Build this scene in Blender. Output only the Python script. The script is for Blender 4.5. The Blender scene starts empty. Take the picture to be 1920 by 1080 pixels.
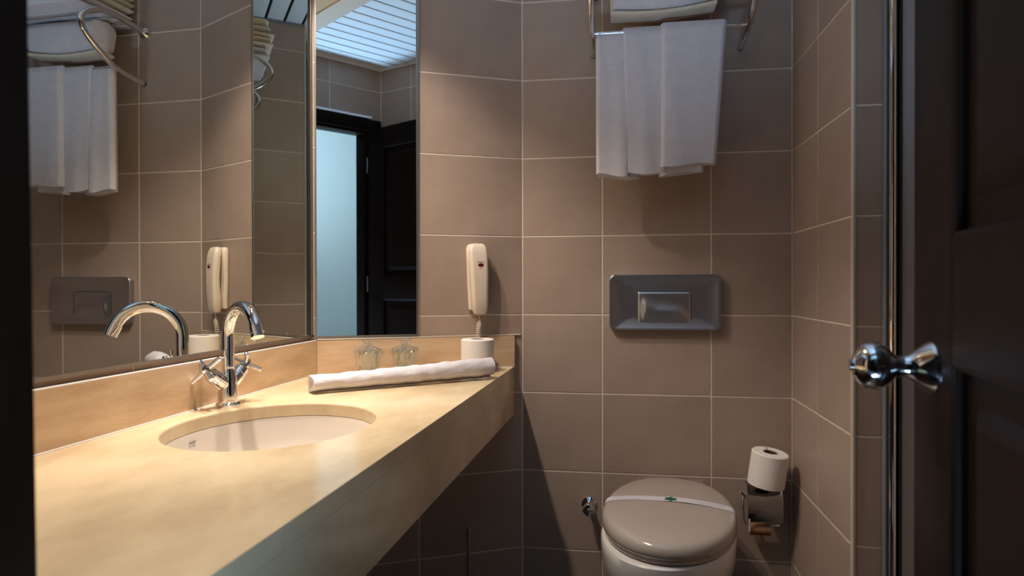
import bpy, bmesh, math, random
from mathutils import Vector, Matrix, noise
random.seed(7)
PI = math.pi
H = 1.06                      # height of the camera above the floor
scene = bpy.context.scene
COL = scene.collection

# ------------------------------------------------------------------ camera
YAW, PITCH, ROLL, FPX = -0.1508, -0.0049, -0.0016, 1234.3
fw = Vector((math.sin(YAW)*math.cos(PITCH), math.cos(YAW)*math.cos(PITCH), math.sin(PITCH)))
rt = Vector((math.cos(YAW), -math.sin(YAW), 0))
up = rt.cross(fw)
rx = rt*math.cos(ROLL) + up*math.sin(ROLL)
ux = up*math.cos(ROLL) - rt*math.sin(ROLL)
cam = bpy.data.cameras.new('camera'); co = bpy.data.objects.new('camera', cam); COL.objects.link(co)
m = Matrix((rx, ux, -fw)).transposed().to_4x4(); m.translation = (0, 0, H)
co.matrix_world = m
cam.sensor_width = 36; cam.lens = FPX/1920*36; cam.clip_start = 0.02
cam.dof.use_dof = True; cam.dof.focus_distance = 1.75; cam.dof.aperture_fstop = 4.5
scene.camera = co

# ------------------------------------------------------------------ world, lights, exposure
w = bpy.data.worlds.new('world'); scene.world = w; w.use_nodes = True
w.node_tree.nodes['Background'].inputs[0].default_value = (0.55, 0.72, 1.0, 1)
w.node_tree.nodes['Background'].inputs[1].default_value = 0.08
scene.view_settings.view_transform = 'Standard'; scene.view_settings.look = 'None'
scene.view_settings.gamma = 1; scene.view_settings.use_curve_mapping = False
scene.view_settings.exposure = 0.0
scene.cycles.use_denoising = True
scene.cycles.max_bounces = 12; scene.cycles.glossy_bounces = 8; scene.cycles.diffuse_bounces = 6
scene.cycles.transmission_bounces = 8
scene.cycles.sample_clamp_indirect = 4.0
scene.cycles.caustics_reflective = True

def area(name, loc, direction, sx, sy, power, color, spread=PI):
    l = bpy.data.lights.new(name, 'AREA'); l.shape = 'RECTANGLE'; l.size = sx; l.size_y = sy
    l.energy = power; l.color = color; l.spread = spread
    o = bpy.data.objects.new(name, l); COL.objects.link(o); o.location = loc
    o.rotation_euler = Vector(direction).to_track_quat('-Z', 'Z').to_euler(); return o
# added area light in the unseen hall, daylight fill aimed at its wall
area('hall_wall_fill', (0.15, -0.25, 2.50), (0.75, -1.0, -0.9), 0.7, 0.25, 16, (0.60, 0.80, 1.0), math.radians(120))
# added upward area light, blue fill through the doorway in place of floor bounce
area('hall_floor_upfill', (-0.03, -0.20, 0.012), (0.03, 0.10, 1), 0.6, 0.3, 40, (0.40, 0.67, 1.0), math.radians(104))
LAMPS = [(-0.725, 1.17), (-0.725, 1.46)]
def spot(name, x, y, z, power, deg, blend):
    l = bpy.data.lights.new(name, 'SPOT'); l.energy = power; l.color = (1.0, 0.87, 0.755)
    l.spot_size = math.radians(deg); l.spot_blend = blend; l.shadow_soft_size = 0.022
    o = bpy.data.objects.new(name, l); COL.objects.link(o); o.location = (x, y, z); return o
for x, y in LAMPS:      # halogen reflector lamps: a bright core and a weaker wide spill
    spot('downlight_core', x, y, 2.195, 64, 42, 1.0)
    spot('downlight_spill', x, y, 2.195, 40, 107, 0.45)

# ------------------------------------------------------------------ materials
def mat(name, color, rough=0.5, metal=0.0, var=0.0, vscale=8, bump=0.0, bscale=60, coat=0.0, rnd=0.0, spec=0.5,
        stretch=(1, 1, 1), color2=None, sheen=0.0, c2range=(0.35, 0.65), detail=5):
    mt = bpy.data.materials.new(name); mt.use_nodes = True
    nt = mt.node_tree; b = nt.nodes['Principled BSDF']; N = nt.nodes; L = nt.links
    b.inputs['Base Color'].default_value = (*color, 1); b.inputs['Roughness'].default_value = rough
    b.inputs['Metallic'].default_value = metal; b.inputs['Coat Weight'].default_value = coat
    b.inputs['Coat Roughness'].default_value = 0.08; b.inputs['Specular IOR Level'].default_value = spec
    b.inputs['Sheen Weight'].default_value = sheen
    tc = N.new('ShaderNodeTexCoord'); mp = N.new('ShaderNodeMapping'); mp.inputs['Scale'].default_value = stretch
    L.new(tc.outputs['Object'], mp.inputs['Vector'])
    out = None
    if var > 0 or color2:
        nz = N.new('ShaderNodeTexNoise'); nz.inputs['Scale'].default_value = vscale; nz.inputs['Detail'].default_value = detail
        nz.inputs['Roughness'].default_value = 0.62
        L.new(mp.outputs[0], nz.inputs['Vector'])
        cr = N.new('ShaderNodeValToRGB'); cr.color_ramp.elements[0].position = c2range[0]; cr.color_ramp.elements[1].position = c2range[1]
        c2 = color2 if color2 else tuple(c*(1-var) for c in color)
        cr.color_ramp.elements[0].color = (*c2, 1); cr.color_ramp.elements[1].color = (*color, 1)
        L.new(nz.outputs['Fac'], cr.inputs[0]); out = cr.outputs[0]
    if rnd > 0:
        oi = N.new('ShaderNodeObjectInfo'); mr = N.new('ShaderNodeMapRange')
        mr.inputs['To Min'].default_value = 1-rnd; mr.inputs['To Max'].default_value = 1+rnd
        L.new(oi.outputs['Random'], mr.inputs['Value'])
        hs = N.new('ShaderNodeHueSaturation'); L.new(mr.outputs[0], hs.inputs['Value'])
        if out: L.new(out, hs.inputs['Color'])
        else: hs.inputs['Color'].default_value = (*color, 1)
        out = hs.outputs[0]
    if out: L.new(out, b.inputs['Base Color'])
    if bump > 0:
        n2 = N.new('ShaderNodeTexNoise'); n2.inputs['Scale'].default_value = bscale; n2.inputs['Detail'].default_value = 3
        L.new(mp.outputs[0], n2.inputs['Vector'])
        bp = N.new('ShaderNodeBump'); bp.inputs['Strength'].default_value = bump; bp.inputs['Distance'].default_value = 0.002
        L.new(n2.outputs['Fac'], bp.inputs['Height']); L.new(bp.outputs[0], b.inputs['Normal'])
    return mt
M = {}
M['tile'] = mat('beige_matt_tile', (0.375, 0.282, 0.228), 0.36, color2=(0.325, 0.24, 0.19), vscale=5, rnd=0.05, bump=0.12, bscale=30, spec=0.45)
M['grout'] = mat('cream_grout', (0.74, 0.64, 0.54), 0.85, var=0.15, vscale=20)
M['bead'] = mat('cream_corner_bead', (0.50, 0.44, 0.36), 0.4)
M['mirror'] = mat('mirror_silvering', (0.80, 0.82, 0.78), 0.0, 1.0)
M['frame'] = mat('brushed_mirror_edge', (0.36, 0.33, 0.30), 0.35, 1.0)
M['marble'] = mat('cream_marble_top', (0.74, 0.59, 0.375), 0.16, color2=(0.56, 0.42, 0.25), vscale=4.5, stretch=(1.6, 0.8, 1), bump=0.04, bscale=14, detail=7)
M['travertine'] = mat('travertine_upstand', (0.72, 0.52, 0.33), 0.3, color2=(0.55, 0.37, 0.22), vscale=6, stretch=(1, 1, 5.0), detail=10, bump=0.12, bscale=45)
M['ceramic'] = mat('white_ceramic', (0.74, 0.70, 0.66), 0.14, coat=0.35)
M['basin'] = mat('cream_basin_glaze', (0.60, 0.53, 0.45), 0.30)
M['lid'] = mat('cream_lid_plastic', (0.41, 0.352, 0.305), 0.16, coat=0.4)
M['chrome'] = mat('polished_chrome', (0.78, 0.78, 0.80), 0.04, 1.0)
M['steel'] = mat('satin_steel', (0.46, 0.46, 0.50), 0.36, 1.0)
M['terry'] = mat('white_terry_cotton', (0.61, 0.575, 0.60), 0.95, bump=0.6, bscale=420, var=0.07, vscale=40)
M['terry_cream'] = mat('cream_terry_cotton', (0.66, 0.58, 0.46), 0.95, bump=0.6, bscale=420, sheen=0.2, var=0.08, vscale=40)
M['hallwall'] = mat('grey_hall_paint', (0.70, 0.74, 0.70), 0.8, bump=0.05, bscale=80)
M['plaster'] = mat('white_hall_paint', (0.74, 0.76, 0.75), 0.8, bump=0.05, bscale=80)
M['slat'] = mat('white_metal_slat', (0.80, 0.84, 0.88), 0.35, 0.0)
M['black'] = mat('dark_ceiling_void', (0.02, 0.018, 0.018), 0.8)
M['soffit'] = mat('cream_soffit_paint', (0.60, 0.52, 0.44), 0.6)
M['soffit_warm'] = mat('ochre_soffit_panel', (0.55, 0.36, 0.19), 0.6)
M['wood'] = mat('dark_stained_wood', (0.010, 0.0045, 0.003), 0.42, spec=0.10, color2=(0.006, 0.003, 0.002), vscale=9, stretch=(6, 6, 0.5), bump=0.12, bscale=60)
M['paper'] = mat('toilet_paper', (0.80, 0.74, 0.68), 0.95, bump=0.3, bscale=160)
M['card'] = mat('brown_cardboard', (0.24, 0.11, 0.05), 0.8)
M['darkchrome'] = mat('chrome_dark_reflection', (0.42, 0.41, 0.42), 0.12, 1.0)  # chrome darkened to carry the dark reflections on the roll cover
M['shadecard'] = mat('shaded_cardboard', (0.09, 0.06, 0.04), 0.8)  # shade inside the roll hole put into the core colour
M['phone'] = mat('ivory_phone_plastic', (0.66, 0.56, 0.45), 0.33)
M['redbadge'] = mat('dark_red_badge', (0.10, 0.004, 0.006), 0.3)
M['ink'] = mat('grey_blue_ink', (0.18, 0.20, 0.26), 0.7)
M['blueink'] = mat('pale_blue_ink', (0.24, 0.34, 0.46), 0.7)
M['green'] = mat('green_ink', (0.006, 0.10, 0.045), 0.6)
M['band'] = mat('white_paper_band', (0.56, 0.53, 0.56), 0.7)
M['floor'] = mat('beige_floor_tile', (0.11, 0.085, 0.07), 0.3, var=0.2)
M['blackplastic'] = mat('black_plastic', (0.012, 0.012, 0.013), 0.3)
M['greypanel'] = mat('grey_screen_panel', (0.42, 0.41, 0.42), 0.5)
M['alu'] = mat('grey_aluminium', (0.22, 0.23, 0.25), 0.5, 0.3)
M['rubber'] = mat('dark_rubber', (0.02, 0.03, 0.03), 0.6)
M['bluecloth'] = mat('pale_blue_plastic', (0.16, 0.34, 0.48), 0.5)
M['orange'] = mat('orange_brown_plastic', (0.42, 0.20, 0.10), 0.5)
M['silicone'] = mat('white_strip', (0.82, 0.84, 0.9), 0.5)
def emis(name, color, strength):
    mt = bpy.data.materials.new(name); mt.use_nodes = True; b = mt.node_tree.nodes['Principled BSDF']
    b.inputs['Emission Color'].default_value = (*color, 1); b.inputs['Emission Strength'].default_value = strength
    b.inputs['Base Color'].default_value = (*color, 1); return mt
M['lamp'] = emis('lit_lamp_glass', (1, 0.85, 0.62), 6)
def glass(name, color, rough=0.0, ior=1.45, alpha=1.0):
    mt = mat(name, color, rough); b = mt.node_tree.nodes['Principled BSDF']
    b.inputs['Transmission Weight'].default_value = 1; b.inputs['IOR'].default_value = ior; return mt

def film(name, tint=(0.97, 0.985, 0.98), ior=1.0, rough=0.13, base=0.17):
    mt = bpy.data.materials.new(name); mt.use_nodes = True; nt = mt.node_tree; N = nt.nodes; L = nt.links
    o = N['Material Output']; N.remove(N['Principled BSDF'])
    t = N.new('ShaderNodeBsdfTransparent'); g = N.new('ShaderNodeBsdfGlossy'); g.inputs['Roughness'].default_value = rough
    mx = N.new('ShaderNodeMixShader'); lw = N.new('ShaderNodeLayerWeight'); lw.inputs['Blend'].default_value = 0.5
    pw = N.new('ShaderNodeMath'); pw.operation = 'POWER'; pw.inputs[1].default_value = ior*2; L.new(lw.outputs['Facing'], pw.inputs[0])
    fr = N.new('ShaderNodeMath'); fr.operation = 'MULTIPLY_ADD'; fr.inputs[1].default_value = 0.75; fr.inputs[2].default_value = base; L.new(pw.outputs[0], fr.inputs[0])
    L.new(fr.outputs[0], mx.inputs[0]); L.new(t.outputs[0], mx.inputs[1]); L.new(g.outputs[0], mx.inputs[2]); L.new(mx.outputs[0], o.inputs[0])
    t.inputs[0].default_value = (*tint, 1); return mt
M['film'] = film('clear_plastic_film')
M['glass'] = film('thin_clear_glass', (0.95, 0.98, 0.97), 1.3, 0.03, 0.08)

# ------------------------------------------------------------------ mesh helpers
class MB:
    """collects shapes, then becomes ONE mesh object"""
    def __init__(s): s.v = []; s.f = []; s.sm = []
    def add(s, vs, fs, smooth=False):
        n = len(s.v); s.v += [tuple(v) for v in vs]; s.f += [tuple(i+n for i in f) for f in fs]; s.sm += [smooth]*len(fs); return s
    def box(s, a, b, bev=0.0, T=None):
        (x0, y0, z0), (x1, y1, z1) = a, b
        if bev <= 0:
            vs = [(x, y, z) for x in (x0, x1) for y in (y0, y1) for z in (z0, z1)]
            fs = [(0, 1, 3, 2), (4, 6, 7, 5), (0, 4, 5, 1), (2, 3, 7, 6), (0, 2, 6, 4), (1, 5, 7, 3)]
            if T: vs = [T @ Vector(v) for v in vs]
            return s.add(vs, fs)
        bm = bmesh.new(); bmesh.ops.create_cube(bm, size=1)
        for v in bm.verts: v.co = Vector(((x0+x1)/2+v.co.x*(x1-x0), (y0+y1)/2+v.co.y*(y1-y0), (z0+z1)/2+v.co.z*(z1-z0)))
        bmesh.ops.bevel(bm, geom=bm.edges[:], offset=bev, segments=3, profile=0.5, affect='EDGES')
        bm.verts.index_update()
        vs = [v.co.copy() for v in bm.verts]; fs = [[v.index for v in f.verts] for f in bm.faces]; bm.free()
        if T: vs = [T @ v for v in vs]
        return s.add(vs, fs, True)
    def loft(s, rings, cap=True, smooth=True, closed=True):
        n = len(rings[0]); vs = [p for r in rings for p in r]; fs = []
        for i in range(len(rings)-1):
            for j in range(n if closed else n-1):
                k = (j+1) % n; fs.append((i*n+j, i*n+k, (i+1)*n+k, (i+1)*n+j))
        if cap: fs.append(tuple(range(n-1, -1, -1))); fs.append(tuple((len(rings)-1)*n+j for j in range(n)))
        return s.add(vs, fs, smooth)
    def tube(s, pts, r, n=12, cap=True):
        pts = [Vector(p) for p in pts]; rings = []; up = None
        for i, p in enumerate(pts):
            t = (pts[min(i+1, len(pts)-1)]-pts[max(i-1, 0)]).normalized()
            if up is None:
                up = Vector((0, 0, 1)) if abs(t.z) < 0.9 else Vector((1, 0, 0))
            a = (up - t*up.dot(t)).normalized(); up = a; b = t.cross(a)
            rr = r[i] if isinstance(r, (list, tuple)) else r
            rings.append([p + a*rr*math.cos(2*PI*k/n) + b*rr*math.sin(2*PI*k/n) for k in range(n)])
        return s.loft(rings, cap)
    def lathe(s, prof, n=32, T=None, cap=True):
        rings = [[Vector((r*math.cos(2*PI*k/n), r*math.sin(2*PI*k/n), z)) for k in range(n)] for r, z in prof]
        if T: rings = [[T @ p for p in r] for r in rings]
        return s.loft(rings, cap)
    def prism(s, poly, z0, z1, T=None):
        n = len(poly); vs = [Vector((x, y, z0)) for x, y in poly]+[Vector((x, y, z1)) for x, y in poly]
        if T: vs = [T @ v for v in vs]
        fs = [tuple(range(n-1, -1, -1)), tuple(range(n, 2*n))]+[(i, (i+1) % n, n+(i+1) % n, n+i) for i in range(n)]
        return s.add(vs, fs)
    def build(s, name, material, parent=None, auto=40):
        me = bpy.data.meshes.new(name); me.from_pydata(s.v, [], s.f)
        bm = bmesh.new(); bm.from_mesh(me); bmesh.ops.recalc_face_normals(bm, faces=bm.faces[:]); bm.to_mesh(me); bm.free()
        me.polygons.foreach_set('use_smooth', s.sm)
        if any(s.sm): me.set_sharp_from_angle(angle=math.radians(auto))
        me.materials.append(material); me.update()
        o = bpy.data.objects.new(name, me); COL.objects.link(o)
        if parent: o.parent = parent
        return o
def thing(name, label, cat, loc=(0, 0, 0), rotz=0.0, group=None, rot=None):
    o = bpy.data.objects.new(name, None); COL.objects.link(o); o.location = loc
    o.rotation_euler = rot if rot else (0, 0, rotz); o.empty_display_size = 0.05
    o['label'] = label; o['category'] = cat
    if group: o['group'] = group
    return o
def tag(o, label, cat, group=None):
    o['label'] = label; o['category'] = cat
    if group: o['group'] = group
    return o
def struct(o, label=None):
    o['kind'] = 'structure'
    if label: o['label'] = label
    return o
def rrect(w, h, r, n=6, cx=0, cy=0):
    pts = []
    for (sx, sy, a0) in ((1, 1, 0), (-1, 1, PI/2), (-1, -1, PI), (1, -1, 3*PI/2)):
        for k in range(n+1):
            a = a0 + PI/2*k/n; pts.append((cx+sx*(w/2-r)+r*math.cos(a), cy+sy*(h/2-r)+r*math.sin(a)))
    return pts
def smooth_path(pts, n=8):
    pts = [Vector(p) for p in pts]; out = []
    for i in range(len(pts)-1):
        p0 = pts[max(i-1, 0)]; p1 = pts[i]; p2 = pts[i+1]; p3 = pts[min(i+2, len(pts)-1)]
        for k in range(n):
            t = k/n
            out.append(0.5*((2*p1)+(p2-p0)*t+(2*p0-5*p1+4*p2-p3)*t*t+(3*p1-p0-3*p2+p3)*t**3))
    out.append(pts[-1]); return out
def sgn(x): return 1 if x >= 0 else -1

# ------------------------------------------------------------------ plan of the room
CEIL = 2.352
YC = 2.0996; XBC = -0.2852; XD = 0.5395; YE = 1.5931
P_BC = Vector((XBC, YC, 0)); P_AB = Vector((-0.8672, 1.8212, 0))
ALA = 0.0288
A_dir = Vector((math.sin(ALA), math.cos(ALA), 0)); A_n = Vector((math.cos(ALA), -math.sin(ALA), 0))
B_dir = (P_AB-P_BC).normalized(); LB = (P_AB-P_BC).length
B_n = Vector((-B_dir.y, B_dir.x, 0));  B_n = B_n if B_n.y < 0 else -B_n
YW = 0.17; YS = 0.44                      # inner face of the door wall; face of its deeper left stub
P_F0 = Vector((0.364, YW, 0)); F_dir = Vector((0.264, 0.9645, 0)).normalized(); LF = (YE-YW)/F_dir.y
P_F1 = P_F0+F_dir*LF
def Apt(y, off=0.0):                      # a point on the left wall plane at depth y
    t = (y-P_AB.y)/A_dir.y; return P_AB+A_dir*t+A_n*off
TW, TH, JT = 0.3333, 0.25, 0.0042
_tile_cache = {}
def tile_mesh(w, h):
    key = (round(w, 4), round(h, 4))
    if key in _tile_cache: return _tile_cache[key]
    c = 0.0009; d = 0.007
    vs = [(0, d, 0), (w, d, 0), (w, d, h), (0, d, h), (0, c, 0), (w, c, 0), (w, c, h), (0, c, h),
          (c, 0, c), (w-c, 0, c), (w-c, 0, h-c), (c, 0, h-c)]
    fs = [(0, 1, 2, 3)]+[(i, (i+1) % 4, 4+(i+1) % 4, 4+i) for i in range(4)]+[(4+i, 4+(i+1) % 4, 8+(i+1) % 4, 8+i) for i in range(4)]+[(8, 9, 10, 11)]
    me = bpy.data.meshes.new('tile'); me.from_pydata(vs, [], fs)
    bm = bmesh.new(); bm.from_mesh(me); bmesh.ops.recalc_face_normals(bm, faces=bm.faces[:]); bm.to_mesh(me); bm.free()
    me.materials.append(M['tile']); _tile_cache[key] = me; return me
ZL = sorted([1.715-0.25*k for k in range(-2, 7)])       # heights of the level joints
def tiled_wall(name, p0, p1, xs, z0=0.0, z1=CEIL, depth=0.06, skip=None, ext=(0.05, 0.05)):
    """wall from p0 to p1 (left to right as one faces it); xs = distances of the upright joints; tiles are its children"""
    d = (p1-p0); L = d.length; d.normalize(); ang = math.atan2(d.y, d.x)
    m = MB().box((-ext[0], 0.0014, z0), (L+ext[1], 0.0014+depth, z1))
    wl = m.build(name, M['grout']); wl.location = p0; wl.rotation_euler = (0, 0, ang); struct(wl)
    ex = [0.0]+[x for x in sorted(xs) if 0.004 < x < L-0.004]+[L]
    ez = [z0]+[z for z in ZL if z0+0.004 < z < z1-0.004]+[z1]
    for i in range(len(ex)-1):
        for j in range(len(ez)-1):
            if skip and skip(ex[i], ex[i+1], ez[j], ez[j+1]): continue
            a = ex[i]+JT/2; b = ex[i+1]-JT/2; c = ez[j]+JT/2; e = ez[j+1]-JT/2
            if b-a < 0.006 or e-c < 0.006: continue
            o = bpy.data.objects.new('tile', tile_mesh(b-a, e-c)); COL.objects.link(o)
            o.parent = wl; o.location = (a, random.uniform(0, 0.0003), c)
    return wl
# back wall with the toilet
tiled_wall('wall_back', P_BC, Vector((XD, YC, 0)), [-0.031-XBC, 0.302-XBC])
# slanted wall with the telephone (tiles up to the mirror, plain grout coat behind the mirror)
tiled_wall('wall_back_slanted', P_AB, P_BC, [LB-TW], ext=(0.03, 0.03))
# right side wall of the toilet niche
tiled_wall('wall_niche_right', Vector((XD, YC, 0)), Vector((XD, YE, 0)), [YC-1.8495], ext=(0.05, -0.0022))
# pier facing the door
tiled_wall('wall_pier', Vector((XD, YE, 0)), Vector((P_F1.x, YE, 0)), [], ext=(-0.0022, 0.05))
# right wall behind the open door
tiled_wall('wall_right', P_F1, P_F0, [LF-0.235, LF-0.235-TW, LF-0.235-2*TW, LF-0.235-3*TW], ext=(0.05, 0.0))
# left wall (carries the big mirror)
a0 = Apt(YS, -0.006); a1 = Apt(P_AB.y+0.004, -0.006)
tiled_wall('wall_left', a0, a1, [a for a in (0.35, 0.683, 1.016)], ext=(0.0, 0.03))
# door wall: head above the door, strip right of the frame, deeper stub left of it
tiled_wall('wall_front', P_F0, Vector((-1.0, YW, 0)), [TW, 2*TW, 3*TW], z0=2.04, depth=0.10, ext=(0.06, 0.0))
o = MB().box((-0.53, YW-0.1, 0), (-1.0, YS-0.02, 2.04)).box((-0.44, YW+0.002, 2.04), (-1.0, YS-0.02, CEIL)).build('wall_front_left', M['grout']); struct(o)
o = MB().box((0.31, YW-0.1, 0), (0.45, YW-0.012, 2.04)).build('wall_front_right', M['grout']); struct(o)
# corner bead
m = MB(); m.tube([(XD+0.003, YE+0.003, 0.0), (XD+0.003, YE+0.003, CEIL-0.002)], 0.0055, 12)
struct(m.build('trim_1', M['bead']))
# floor of tiles
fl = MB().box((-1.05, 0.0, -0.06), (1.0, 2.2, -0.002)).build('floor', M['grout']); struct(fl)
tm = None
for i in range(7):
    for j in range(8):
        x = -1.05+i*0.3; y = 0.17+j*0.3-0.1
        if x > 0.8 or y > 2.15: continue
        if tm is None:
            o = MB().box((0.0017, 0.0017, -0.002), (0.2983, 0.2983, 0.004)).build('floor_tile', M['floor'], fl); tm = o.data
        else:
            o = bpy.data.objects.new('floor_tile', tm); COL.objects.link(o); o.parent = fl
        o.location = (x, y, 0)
# slatted ceiling
cl = MB().box((-1.0, 0.06, CEIL+0.012), (0.95, 2.2, CEIL+0.05)).build('ceiling', M['black']); struct(cl)
sm_ = None; k = 0; y = 0.565-5*0.0867
while y < 2.12:
    if y > YW-0.085:
        if sm_ is None:
            mm = MB().box((-0.97, 0.006, 0.0), (0.92, 0.081, 0.010), 0.0025); oo = mm.build('ceiling_slat', M['slat'], cl); sm_ = oo.data
        else:
            oo = bpy.data.objects.new('ceiling_slat', sm_); COL.objects.link(oo); oo.parent = cl
        oo.location = (0, y, CEIL)
    y += 0.0867
# ceiling edge trim, one along the door wall and one along the right wall
def edge_trim(name, p0, p1, zz, hh=0.012, th=0.012, mt='silicone'):
    d = (p1-p0); L = d.length; ang = math.atan2(d.y, d.x)
    o = MB().box((0, -th, 0), (L, -0.0005, hh)).build(name, M[mt]); o.location = (p0.x, p0.y, zz); o.rotation_euler = (0, 0, ang); struct(o)
edge_trim('trim_2', P_F0, Vector((-0.40, YW, 0)), CEIL-0.010, 0.009, 0.010)
edge_trim('trim_3', P_F1, P_F0+F_dir*0.012, CEIL-0.010, 0.009, 0.010)
edge_trim('trim_4', Vector((XD, YC-0.002, 0)), Vector((XD, YE+0.008, 0)), CEIL-0.010, 0.009, 0.008, 'alu')
# white strip on top of the door frame
edge_trim('trim_5', Vector((0.285, YW, 0)), Vector((-0.43, YW, 0)), 2.0445, 0.009, 0.032)

# lowered soffit over the worktop, with its downlights
SZ = 2.21; sf_edge = [(-0.345, 1.50), (-0.385, YS+0.003)]
pa0 = Apt(YS+0.003); pa1 = Apt(P_AB.y-0.002)
pb = P_AB+(P_BC-P_AB)*0.93 + B_n*0.003
poly = [(pa0.x+0.002, pa0.y), (pa1.x+0.002, pa1.y), (pb.x, pb.y), (-0.325, 1.93), (-0.385, YS+0.003)]
sf = MB().prism(poly, SZ+0.008, CEIL-0.001).build('soffit', M['soffit_warm']); struct(sf)
# rim of the soffit
rim = MB().prism([(-0.325, 1.93), (-0.385, YS+0.003), (-0.475, YS+0.003), (-0.413, 1.93)], SZ, SZ+0.0085).build('soffit_rim', M['soffit'], sf)

# ------------------------------------------------------------------ hall behind the camera
struct(MB().box((-2.2, -1.50, 0), (2.4, -1.42, 2.6)).build('wall_hall', M['hallwall']))
struct(MB().box((-2.1, -1.418, 0.001), (0.40, -1.02, 2.3), 0.004).build('wall_hall_light_block', M['wood']))  # added unseen dark block, keeps hall light off the lower room
struct(MB().box((1.35, -1.418, 0.001), (2.3, -1.02, 2.3), 0.004).build('wall_hall_light_block', M['wood']))  # second added dark block, narrows the bright strip of hall wall
struct(MB().box((-2.2, -1.42, 2.55), (2.4, 0.03, 2.6)).build('ceiling_hall', M['plaster']))
struct(MB().box((-2.2, -1.42, -0.05), (2.4, 0.0, 0.0)).build('floor_hall', M['plaster']))
struct(MB().box((2.32, -1.42, 0), (2.4, 0.03, 2.55)).build('wall_hall_end', M['plaster']))
struct(MB().box((0.45, 0.035, 0), (2.32, 0.068, 2.55)).box((-2.2, 0.035, 0), (-1.0, 0.068, 2.55)).box((-1.0, 0.035, 2.06), (0.45, 0.068, 2.55)).build('wall_hall_side', M['plaster']))

# ------------------------------------------------------------------ door frame and door
DH = Vector((0.264, 0.192, 0)); DF = Vector((0.360, 0.858, 0))
# the frame: its edges are fitted round the opening
XL = -0.44
df = thing('door_frame', 'dark brown wooden frame around the bathroom doorway, its left jamb at the photo edge', 'door frame', (0, YW, 0))
def fr(name, a, b, bev=0.003): return MB().box(a, b, bev).build(name, M['wood'], df)
fr('right_jamb', (0.249, -0.095, 0.0), (0.288, 0.0, 2.04))
fr('right_casing', (0.268, -0.011, 0.0), (0.356, 0.014, 2.04))
fr('head_jamb', (XL+0.001, -0.095, 1.955), (0.248, 0.0, 2.04))
fr('head_casing', (XL+0.001, -0.011, 1.972), (0.267, 0.014, 2.043))
fr('left_jamb', (XL-0.10, -0.095, 0.0), (XL, 0.0, 2.04))
# deep left reveal, leaning very slightly
m = MB(); zz = [0.0, 2.04]; 
ring = lambda z, dx: [(XL-0.11+dx, 0.001, z), (XL+dx, 0.001, z), (XL+dx, YS-YW, z), (XL-0.11+dx, YS-YW, z)]
m.loft([ring(0.0, 0.018), ring(0.52, 0.011), ring(1.06, 0.004), ring(1.6, -0.003), ring(2.30, -0.011)], smooth=False)
m.build('reveal_board', M['wood'], df)

ddir = (DF-DH); DWd = ddir.length; dang = math.atan2(ddir.y, ddir.x)
door = thing('bathroom_door', 'dark brown panelled wooden door standing open on the right', 'door', DH, dang)
# local: x along the leaf, -y = +x side of the room; the face we see looks along +y local
DT = 0.038
ST = 0.130
zt, zb, z0d = 1.972, 0.012, 0.012
rail = [(0.012, 0.24), (0.978, 1.108), (1.858, 1.972)]
def dbox(name, a, b, bev=0.002): return MB().box(a, b, bev).build(name, M['wood'], door)
dbox('stile', (0, -DT, z0d), (ST, 0, zt)); dbox('stile', (DWd-ST, -DT, z0d), (DWd, 0, zt))
for i, (a, b) in enumerate(rail): dbox('rail', (ST, -DT, a), (DWd-ST, 0, b))
for (a, b) in ((0.24, 0.978), (1.108, 1.858)):
    # recessed panel with a raised field and a moulding
    x0, x1 = ST, DWd-ST
    MB().box((x0+0.0005, -DT+0.008, a+0.0005), (x1-0.0005, -0.012, b-0.0005)).build('panel', M['wood'], door)
    m = MB()
    for (p, q, dd) in (((x0+0.035, a+0.035), (x1-0.035, b-0.035), 0),):
        r0 = [(p[0], -0.0119, p[1]), (q[0], -0.0119, p[1]), (q[0], -0.0119, q[1]), (p[0], -0.0119, q[1])]
        r1 = [(p[0]+0.02, -0.004, p[1]+0.02), (q[0]-0.02, -0.004, p[1]+0.02), (q[0]-0.02, -0.004, q[1]-0.02), (p[0]+0.02, -0.004, q[1]-0.02)]
        m.loft([r0, r1], smooth=False)
    m.build('raised_field', M['wood'], door)
    m = MB()
    for (pa, pb_) in (((x0, a), (x1, a)), ((x1, a), (x1, b)), ((x1, b), (x0, b)), ((x0, b), (x0, a))):
        m.tube([(pa[0], -0.007, pa[1]), (pb_[0], -0.007, pb_[1])], 0.0065, 8)
    m.build('moulding', M['wood'], door)
KX, KZ = DWd-0.070, H-0.092
for s in (1, -1):
    T = Matrix.Translation((KX, 0 if s > 0 else -DT, KZ)) @ Matrix.Rotation(-PI/2*s, 4, 'X')
    kn = MB().lathe([(0.0285, 0.0), (0.0290, 0.002), (0.0270, 0.006), (0.018, 0.017), (0.013, 0.024), (0.0115, 0.032), (0.0135, 0.038),
                     (0.021, 0.044), (0.0262, 0.052), (0.0275, 0.060), (0.0255, 0.068), (0.019, 0.075), (0.0125, 0.078), (0.0115, 0.0795), (0.0, 0.0795)], 36, T, cap=False)
    k = kn.build('door_knob', M['chrome'], door); k['label'] = 'round chrome knob'
    MB().lathe([(0.0, 0.0798), (0.0065, 0.0798), (0.0065, 0.083), (0.0, 0.0835)], 20, T, cap=False).build('lock_button', M['chrome'], k)
for z in (0.25, 1.02, 1.72):
    MB().tube([(-0.004, 0.004, z), (-0.004, 0.004, z+0.09)], 0.005, 10).build('hinge', M['steel'], door)

# ------------------------------------------------------------------ mirrors
ZM = H-0.150
# big mirror on the left wall, its face on the wall plane
L_A = (Apt(P_AB.y)-Apt(YS)).length
ma = thing('large_mirror', 'large wall mirror above the marble worktop on the left wall', 'mirror', Apt(YS+0.004), math.atan2(A_dir.y, A_dir.x))
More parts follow.
